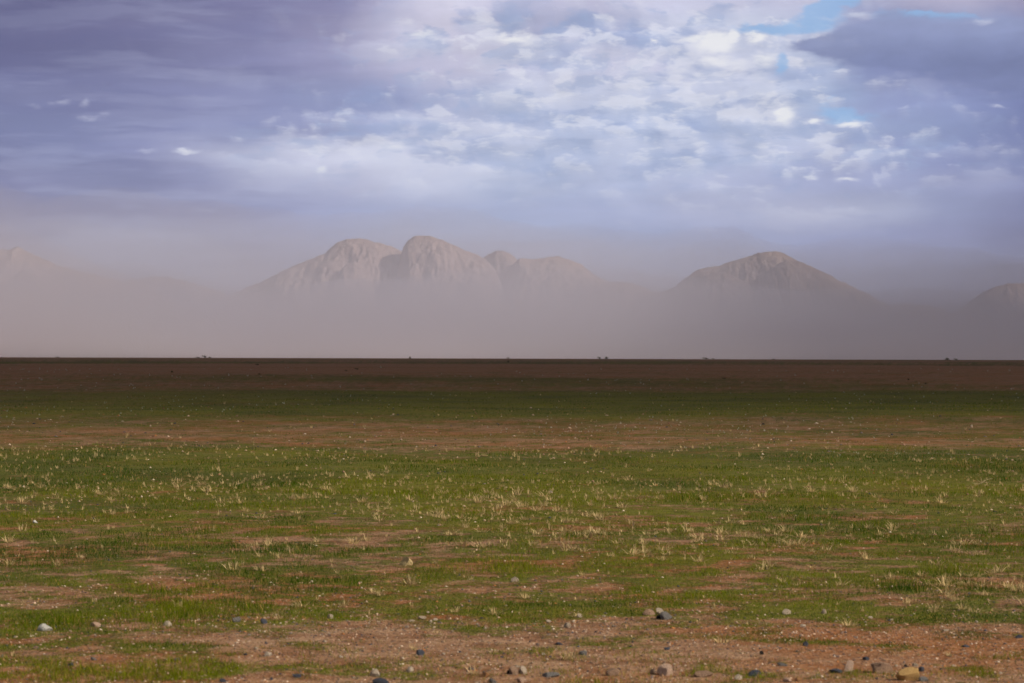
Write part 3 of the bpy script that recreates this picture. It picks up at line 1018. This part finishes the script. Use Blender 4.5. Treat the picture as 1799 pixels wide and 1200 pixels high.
MATS = {
    'yellow': stone_material("yellow_sandstone", (0.60, 0.37, 0.14), (0.74, 0.50, 0.22), (0.60, 0.46, 0.28)),
    'pink': stone_material("pink_granite", (0.52, 0.34, 0.25), (0.66, 0.46, 0.36), (0.72, 0.58, 0.48)),
    'brown': stone_material("brown_stone", (0.28, 0.17, 0.115), (0.40, 0.26, 0.18), (0.46, 0.33, 0.25)),
    'slate': stone_material("dark_slate", (0.045, 0.053, 0.078), (0.085, 0.095, 0.13), (0.13, 0.135, 0.16)),
    'grey': stone_material("grey_stone", (0.145, 0.135, 0.135), (0.22, 0.205, 0.20), (0.30, 0.28, 0.27)),
    'pale': stone_material("pale_quartz", (0.46, 0.36, 0.27), (0.60, 0.49, 0.39), (0.68, 0.60, 0.52)),
    'straw': stone_material("straw_stone", (0.44, 0.32, 0.15), (0.58, 0.44, 0.22), (0.62, 0.50, 0.30)),
    'black': stone_material("black_stone", (0.014, 0.012, 0.012), (0.030, 0.026, 0.026), (0.05, 0.045, 0.045)),
    'white': stone_material("white_stone", (0.60, 0.58, 0.55), (0.72, 0.70, 0.68), (0.78, 0.77, 0.75)),
    'orange': stone_material("orange_stone", (0.36, 0.17, 0.07), (0.46, 0.24, 0.11), (0.5, 0.32, 0.18)),
}
_stone_cache = {}


def stone_variant(mat, k):
    key = (mat, k)
    if key not in _stone_cache:
        me = stone_mesh("stone", 50 + k * 7 + sorted(MATS).index(mat) * 100, facets=7 + (k % 4) * 2)
        me.materials.append(MATS[mat])
        _stone_cache[key] = me
    return _stone_cache[key]


def stone(px, py, wp, hp, mat, label, group=None, k=None, tilt=0.0, yaw=None, depth=0.85):
    """px: middle, py: base row, wp/hp: width and height in photo pixels."""
    p = at(px, py)
    u = PXA * p.y
    me = stone_variant(mat, random.randrange(8) if k is None else k)
    o = bpy.data.objects.new("stone", me)
    COL.objects.link(o)
    o.location = p
    if mat in ('slate', 'black', 'grey'):
        wp, hp = wp * 0.88, hp * 0.85
    o.scale = (wp * u, wp * u * depth, hp * u)
    o.rotation_euler = (0, R(tilt), R(random.uniform(-35, 35) if yaw is None else yaw))
    tag(o, label, "stone", group)
    return o


STONES = [  # px, base py, w, h, material, label, variant, tilt
    (1597, 1195, 42, 22, 'yellow', "largest yellow stone in the foreground gravel, smooth and sunlit", 1, -8),
    (1551, 1182, 42, 19, 'brown', "broad brown stone directly left of the largest yellow stone", 3, 0),
    (1490, 1179, 18, 20, 'pink', "upright pale pink stone leaning over a dark slate slab", 2, 24),
    (1468, 1182, 28, 8, 'slate', "dark slate slab at the foot of the upright pink stone", 5, 0),
    (1623, 1197, 20, 10, 'grey', "flat grey stone touching the right end of the largest yellow stone", 4, 0),
    (1618, 1180, 15, 11, 'slate', "dark slate stone just behind the largest yellow stone", 0, 0),
    (1608, 1171, 12, 6, 'pale', "small pale chip behind the largest yellow stone", 2, 0),
    (1592, 1172, 8, 6, 'black', "small black stone between the brown stone and the pale chip", 2, 0),
    (1168, 1186, 28, 19, 'pink', "chunky pink stone standing alone in the front gravel", 6, 0),
    (1148, 1183, 14, 8, 'brown', "small brown stone in the shadow of the chunky pink stone", 1, 0),
    (1075, 1187, 27, 13, 'brown', "olive brown stone left of the chunky pink stone", 5, 0),
    (1236, 1189, 32, 11, 'brown', "dark brown flat stone between the pink stone and a blue slate", 7, 6),
    (1325, 1187, 28, 12, 'slate', "long bluish slate stone in the front gravel", 2, 0),
    (1297, 1194, 13, 9, 'pale', "small pale pebble left of the long bluish slate", 4, 0),
    (903, 1184, 22, 14, 'brown', "pinkish brown stone touching a rounded pale one", 0, 0),
    (919, 1184, 14, 14, 'pale', "rounded pale stone touching a pinkish brown one", 3, 0),
    (968, 1189, 38, 9, 'grey', "long low greyish stone right of the touching pair", 6, 0),
    (917, 1199, 18, 9, 'pink', "dull pink stone below the touching pair", 1, 0),
    (659, 1188, 19, 13, 'pale', "oval cream stone with a dark stone in front of it", 7, 0),
    (667, 1201, 40, 12, 'slate', "dark slate stone in front of the oval cream stone", 1, 0),
    (719, 1180, 16, 9, 'pale', "small cream stone right of the oval cream stone", 5, 0),
    (851, 1190, 20, 9, 'orange', "flat orange stone in the front gravel", 0, 0),
    (866, 1200, 17, 10, 'grey', "grey stone just in front of the flat orange stone", 3, 0),
    (894, 1184, 10, 8, 'black', "small black stone beside the pinkish brown stone", 4, 0),
    (828, 1177, 13, 7, 'grey', "pale grey stone on a little green clump", 1, 0),
    (738, 1151, 17, 11, 'slate', "rounded blue slate stone alone on bare gravel", 6, 0),
    (521, 1190, 19, 7, 'slate', "flat dark slate stone left of the oval cream stone", 3, 0),
    (463, 1096, 15, 11, 'slate', "dark round stone at the edge of the green strip", 7, 0),
    (79, 1108, 26, 13, 'white', "angular whitish stone on the line of stones at left", 0, -14),
    (168, 1101, 20, 8, 'pink', "pale pink flat stone right of the angular whitish stone", 2, 0),
    (293, 1100, 17, 9, 'pale', "pale blocky stone in the grass between pink and grey stones", 5, 0),
    (415, 1093, 17, 11, 'grey', "grey rounded stone left of the dark round stone", 0, 0),
    (1169, 1088, 32, 16, 'grey', "large angular grey stone at the green strip", 4, 8),
    (1140, 1080, 27, 10, 'brown', "dark brown block behind the large angular grey stone", 2, 0),
    (1159, 1079, 14, 11, 'pale', "pale block wedged between the brown and grey stones", 6, 0),
    (1158, 1087, 16, 8, 'black', "black stone under the left side of the large grey stone", 6, 0),
    (997, 1103, 13, 9, 'pale', "rounded pale stone in front of the green strip", 1, 0),
    (1018, 1085, 9, 7, 'pale', "small bright pebble within the green strip", 3, 0),
    (1024, 1151, 18, 9, 'grey', "bluish grey stone in the middle of the gravel", 7, 0),
    (982, 1133, 17, 6, 'slate', "flat purple slate left of the bluish grey stone", 0, 0),
    (1172, 1142, 13, 6, 'slate', "blue slate chip behind the chunky pink stone", 3, 0),
    (1415, 1135, 11, 10, 'slate', "dark pointed slate stone on open gravel", 4, 0),
    (1522, 1160, 14, 7, 'slate', "dark purple slate behind the broad brown stone", 6, 0),
    (1338, 1150, 10, 8, 'black', "black round pebble on the gravel behind the long bluish slate", 0, 0),
    (1696, 1137, 18, 5, 'slate', "long thin slate chip in the gravel at right", 1, 0),
    (1790, 1121, 17, 7, 'slate', "slate stone at the right edge of the gravel", 2, 0),
    (1382, 1079, 15, 9, 'pale', "pale flat stone on the green strip at right", 4, 0),
    (1448, 1078, 9, 8, 'pale', "cream pebble beside a dark green tuft on the strip", 5, 0),
    (580, 1087, 11, 8, 'pale', "cream stone alone on the green strip", 2, 0),
    (742, 1088, 15, 6, 'pale', "pale flat stone with a blue chip on the green strip", 6, 0),
    (471, 1153, 13, 8, 'pale', "bright cream pebble on gravel left of the blue slate", 1, 0),
    (714, 993, 24, 15, 'straw', "rounded straw coloured stone alone in the grass", 3, 0),
    (904, 1022, 13, 8, 'pale', "pale pebble on mixed soil right of the straw coloured stone", 0, 0),
    (1341, 746, 8, 3.5, 'black', "black stone far out on the bare band", 3, 0),
    (61, 919, 10, 5, 'white', "bright white stone on the green at left", 6, 0),
    (968, 866, 6, 4, 'pale', "tiny pale stone on the green left of the narrow tuft", 2, 0),
    (850, 802, 15, 3, 'straw', "low pale yellow patch of dried grass far out on the green", 5, 0),  # flat stone mesh standing in for a patch of dried grass
    (310, 1161, 17, 6, 'grey', "pale blue grey flat stone on soil at left", 5, 0),
    (164, 1160, 12, 8, 'grey', "bluish stone half hidden in a grassy clump", 3, 0),
    (124, 1170, 12, 7, 'slate', "dark slate stone left of the bluish stone", 0, 0),
    (392, 1199, 14, 8, 'slate', "dark blue stone at the bottom edge of the gravel", 7, 0),
    (1383, 1198, 16, 7, 'pink', "pinkish flat pebble left of an orange pebble at the bottom", 4, 0),
    (1403, 1197, 13, 8, 'orange', "orange pebble at the bottom edge of the gravel", 5, 0),
    (1375, 1170, 22, 7, 'grey', "flat grey slab on gravel left of the dark slate slab", 2, 0),
]
for px, py, wp, hp, mt, lab, k, tilt in STONES:
    stone(px, py, wp, hp, mt, lab, k=k, tilt=tilt)

srng = random.Random(3)
n_done = {'slate': 0, 'pale': 0, 'brown': 0}
for mt, count, lab, grp in (('slate', 32, "small dark slate pebble lying on the reddish gravel", "dark slate pebbles"),
                            ('pale', 80, "small cream pebble lying on the reddish gravel", "cream pebbles"),
                            ('brown', 34, "small dull brown pebble lying on the reddish gravel", "brown pebbles")):
    while n_done[mt] < count:
        px = srng.uniform(5, 1795)
        py = srng.choice([srng.uniform(1098, 1196), srng.uniform(1098, 1196), srng.gauss(1092, 6)])
        if px < 450 and srng.random() < 0.5:
            continue
        if py > 1197 or py < 1075 or any(abs(px - s[0]) < s[2] * 0.7 and abs(py - s[1]) < 10 for s in STONES):
            continue
        wv = srng.uniform(3.6, 7.0) if srng.random() < 0.85 else srng.uniform(7.0, 11)
        o = stone(px, py, wv, wv * srng.uniform(0.28, 0.6), mt, lab, grp, k=srng.randrange(8), yaw=srng.uniform(-80, 80))
        o.name = "pebble"
        o["category"] = "pebble"
        n_done[mt] += 1


def build_gravel():
    rng = np.random.default_rng(21)
    n = 90000
    q = 380 + (600 - 380) * rng.random(n)
    q = np.where(rng.random(n) < 0.5, 90 + 400 * rng.random(n), q)
    u = (rng.random(n) * 2 - 1) * 0.225
    d = 8000 / q
    x, y = u * d, d
    c = cover(x, y)
    dens = np.interp(q, [90, 380, 430, 445, 470, 490, 600], [.5, .45, .55, .8, .9, 1, 1]) * (1 - 0.8 * c)
    k = rng.random(n) < dens
    x, y, d = x[k], y[k], d[k]
    n = len(x)
    s = d * PXA * (1.5 + 5.5 * rng.random(n) ** 4.0)
    base = np.array([[1, 0, 0], [0, 1, 0], [-1, 0, 0], [0, -1, 0], [0, 0, 0.8], [0, 0, -0.5]], float)
    tri = np.array([[0, 1, 4], [1, 2, 4], [2, 3, 4], [3, 0, 4], [1, 0, 5], [2, 1, 5], [3, 2, 5], [0, 3, 5]])
    B = base[None] * (0.55 + 0.5 * rng.random((n, 6, 1))) + 0.18 * rng.standard_normal((n, 6, 3))
    ang = rng.random(n) * 6.283
    cs, sn = np.cos(ang)[:, None], np.sin(ang)[:, None]
    Vx = B[..., 0] * cs - B[..., 1] * sn
    Vy = B[..., 0] * sn + B[..., 1] * cs
    V = np.stack([Vx, Vy, B[..., 2] * 0.8], -1) * s[:, None, None] * 0.62
    V += np.stack([x, y, ground_z(x, y)], -1)[:, None]
    F = (np.arange(n)[:, None, None] * 6 + tri[None]).ravel()
    pal = np.array([[0.34, 0.20, 0.14], [0.24, 0.12, 0.075], [0.52, 0.37, 0.27], [0.055, 0.06, 0.08], [0.17, 0.14, 0.135], [0.66, 0.53, 0.42], [0.38, 0.16, 0.06]])
    ci = rng.choice(7, n, p=[.24, .19, .20, .11, .09, .09, .08])
    rgb = pal[ci] * (0.75 + 0.5 * rng.random((n, 1)))
    me = mesh_np("gravel", V.reshape(-1, 3), F, np.full(n * 8, 3))
    cattr(me, 'tint', np.repeat(rgb, 6, 0))
    m, nt, out = new_mat("gravel_chips")
    b = principled(nt, out, 0.9, 0.15)
    a = nt.nodes.new("ShaderNodeAttribute")
    a.attribute_name = 'tint'
    nt.links.new(a.outputs['Color'], b.inputs['Base Color'])
    tag(link("gravel", me, m), "fine mixed gravel strewn over the red soil", 'gravel', kind='stuff')


build_gravel()


# ------------------------------------------------------------------ dead branch
def tube(bm, pts, radii, seg=6):
    rings = []
    for i, p in enumerate(pts):
        p = Vector(p)
        d = (Vector(pts[min(i + 1, len(pts) - 1)]) - Vector(pts[max(i - 1, 0)])).normalized()
        q = d.to_track_quat('Z', 'Y')
        rings.append([bm.verts.new(p + q @ Vector((math.cos(6.283 * k / seg) * radii[i], math.sin(6.283 * k / seg) * radii[i], 0))) for k in range(seg)])
    for a, b in zip(rings[:-1], rings[1:]):
        for k in range(seg):
            bm.faces.new((a[k], a[(k + 1) % seg], b[(k + 1) % seg], b[k]))
    bm.faces.new(rings[0][::-1])
    bm.faces.new(rings[-1])


def bleached_material():
    m, nt, out = new_mat("bleached_wood")
    b = principled(nt, out, 0.8, 0.2)
    tc = nt.nodes.new("ShaderNodeTexCoord")
    n1 = noise(nt, tc.outputs['Object'], 30, 4, 0.6)
    nt.links.new(mixc(nt, n1.step(0.3, 0.7), (0.40, 0.31, 0.17, 1), (0.62, 0.52, 0.33, 1)), b.inputs['Base Color'])
    return m


wood = bleached_material()


def dead_branch(px, py, wp, label, seed):
    p = at(px, py)
    u = PXA * p.y * wp
    rng = random.Random(seed)
    bm = bmesh.new()
    def limb(a, b, r0, r1, sag):
        pts, rad = [], []
        for i in range(6):
            t = i / 5
            q = Vector(a).lerp(Vector(b), t) + Vector((rng.uniform(-.015, .015), rng.uniform(-.02, .02), -sag * math.sin(math.pi * t)))
            pts.append(q * u)
            rad.append((r0 + (r1 - r0) * t) * u)
        tube(bm, pts, rad)
    limb((-0.06, 0, 0.02), (0.52, 0.05, 0.24), 0.022, 0.010, -0.07)
    limb((-0.06, 0, 0.02), (-0.52, -0.06, 0.05), 0.018, 0.008, 0.03)
    limb((0.0, 0, 0.05), (-0.08, 0.02, 0.32), 0.018, 0.007, 0.0)
    limb((0.02, 0, 0.05), (0.12, -0.1, 0.28), 0.016, 0.007, 0.0)
    limb((-0.02, 0, 0.03), (-0.22, 0.1, 0.20), 0.015, 0.007, 0.02)
    limb((0.10, 0, 0.08), (0.34, -0.12, 0.10), 0.014, 0.006, 0.02)
    me = bpy.data.meshes.new("dead_branch")
    bm.to_mesh(me)
    bm.free()
    o = link("dead_branch", me, wood)
    o.location = p
    tag(o, label, "branch")


dead_branch(1726, 850, 36, "bleached forked dead branch lying on the green", 4)


# ------------------------------------------------------------------ far shrubs
shrub_leaf = attr_leaf_material("dark_shrub_leaf", 'tint', 0.3)


def shrub_mesh(seed, spread=1.0):
    """Low desert shrub, unit height, of stems and many small leaves with gaps."""
    rng = np.random.default_rng(seed)
    Vs, Fs, Cs, Ks, base = [], [], [], [], 0
    nl = 420
    lob = rng.integers(5, 9)
    lc = np.stack([rng.standard_normal(lob) * 0.42 * spread, rng.standard_normal(lob) * 0.36 * spread, 0.35 + 0.45 * rng.random(lob)], -1)
    li = rng.integers(0, lob, nl)
    pos = lc[li] + rng.standard_normal((nl, 3)) * np.array([0.16 * spread, 0.16 * spread, 0.13])
    pos[:, 2] = np.clip(pos[:, 2], 0.03, 1.1)
    n = nl
    sz = 0.05 + 0.06 * rng.random(n)
    a = rng.standard_normal((n, 3)); a /= np.linalg.norm(a, axis=1)[:, None]
    b = np.cross(a, rng.standard_normal((n, 3))); b /= np.linalg.norm(b, axis=1)[:, None]
    V = np.stack([pos - a * sz[:, None], pos + b * sz[:, None] * 0.5, pos + a * sz[:, None], pos - b * sz[:, None] * 0.5], 1).reshape(-1, 3)
    F = np.arange(4 * n)
    K = np.array([0.075, 0.080, 0.045]) * (0.6 + 0.8 * rng.random((n, 1)))
    # stems
    sb = blades(rng.standard_normal(lob) * 0.03, rng.standard_normal(lob) * 0.03, np.zeros(lob), np.linalg.norm(lc, axis=1), np.full(lob, 0.05),
                np.arctan2(np.hypot(lc[:, 0], lc[:, 1]), lc[:, 2]), np.arctan2(lc[:, 1], lc[:, 0]), np.zeros(lob), np.tile([[0.07, 0.05, 0.04]], (lob, 1)), True)
    V2 = np.concatenate([V, sb[0]])
    F2 = np.concatenate([F, sb[1] + len(V)])
    me = mesh_np("shrub", V2, F2, np.concatenate([np.full(n, 4), sb[2]]))
    cattr(me, 'tint', np.concatenate([np.repeat(K, 4, 0), sb[3]]))
    me.materials.append(shrub_leaf)
    return me


SHRUB = [shrub_mesh(600 + k, 0.8 + 0.25 * k) for k in range(4)]
SHRUBS = [  # px, distance, height px, width factor, variant, label
    (359, 2300, 7, 1.0, 1, "tallest of three dark shrubs on the horizon at left"),
    (348, 2350, 4, 1.3, 2, "low shrub left of the tallest horizon shrub"),
    (369, 2320, 4.5, 1.0, 3, "low shrub right of the tallest horizon shrub"),
    (101, 2600, 3, 1.4, 2, "tiny low shrub on the horizon at the far left"),
    (721, 2100, 6, 0.8, 0, "single upright shrub on the horizon below the massif"),
    (1053, 2200, 6, 0.8, 1, "left one of a pair of shrubs on the horizon"),
    (1066, 2230, 7, 0.9, 3, "right one of a pair of shrubs on the horizon"),
    (893, 2700, 4, 1.0, 2, "tiny shrub on the horizon left of the pair"),
    (1240, 2400, 5, 1.6, 2, "broad low shrub on the horizon below the domed mountain"),
    (1253, 2450, 3, 1.4, 1, "very low shrub beside the broad low horizon shrub"),
    (1360, 2600, 3, 2.0, 3, "flat wide shrub on the horizon right of the dome's peak"),
    (1665, 1900, 7, 1.2, 3, "dark bushy shrub on the horizon near the right hill"),
    (1680, 1950, 5, 1.0, 1, "smaller shrub right of the bushy horizon shrub"),
]
for px, dist, hp, wf, k, lab in SHRUBS:
    x = (px - 899.5) * PXA * dist
    o = bpy.data.objects.new("shrub", SHRUB[k])
    COL.objects.link(o)
    s = hp * PXA * dist * 0.72
    o.location = (x, dist, float(ground_z(x, dist)) - 0.05 * s)
    o.scale = (s * wf, s * wf, s * 1.1)
    tag(o, lab, "shrub")
MID = [(894, 637.5, 4, "dark little shrub on the plain just under the horizon"), (627, 650, 3.5, "low dark bush on the red band left of centre"), (452, 642, 3, "tiny dark bush on the far green streak"),
       (455, 659, 3, "tiny dark bush on the red soil below the far green streak"), (301, 655, 4, "grey green bush on the red plain at left"), (1596, 668, 3, "dark bush on the red plain at right"),
       (608, 652, 2.5, "smallest dark bush beside the low dark bush"), (1272, 666, 3, "dark bush on the dark red band, right of centre"), (1626, 677, 3, "dark flat bush in front of the red plain at right")]
for i, (px, py, hp, lab) in enumerate(MID):
    p = at(px, py)
    o = bpy.data.objects.new("shrub", SHRUB[i % 4])
    COL.objects.link(o)
    s = hp * PXA * p.y
    o.location = p - Vector((0, 0, 0.03 * s))
    o.scale = (s * 1.1, s * 1.1, s)
    o.rotation_euler = (0, 0, i * 1.1)
    tag(o, lab, "shrub")
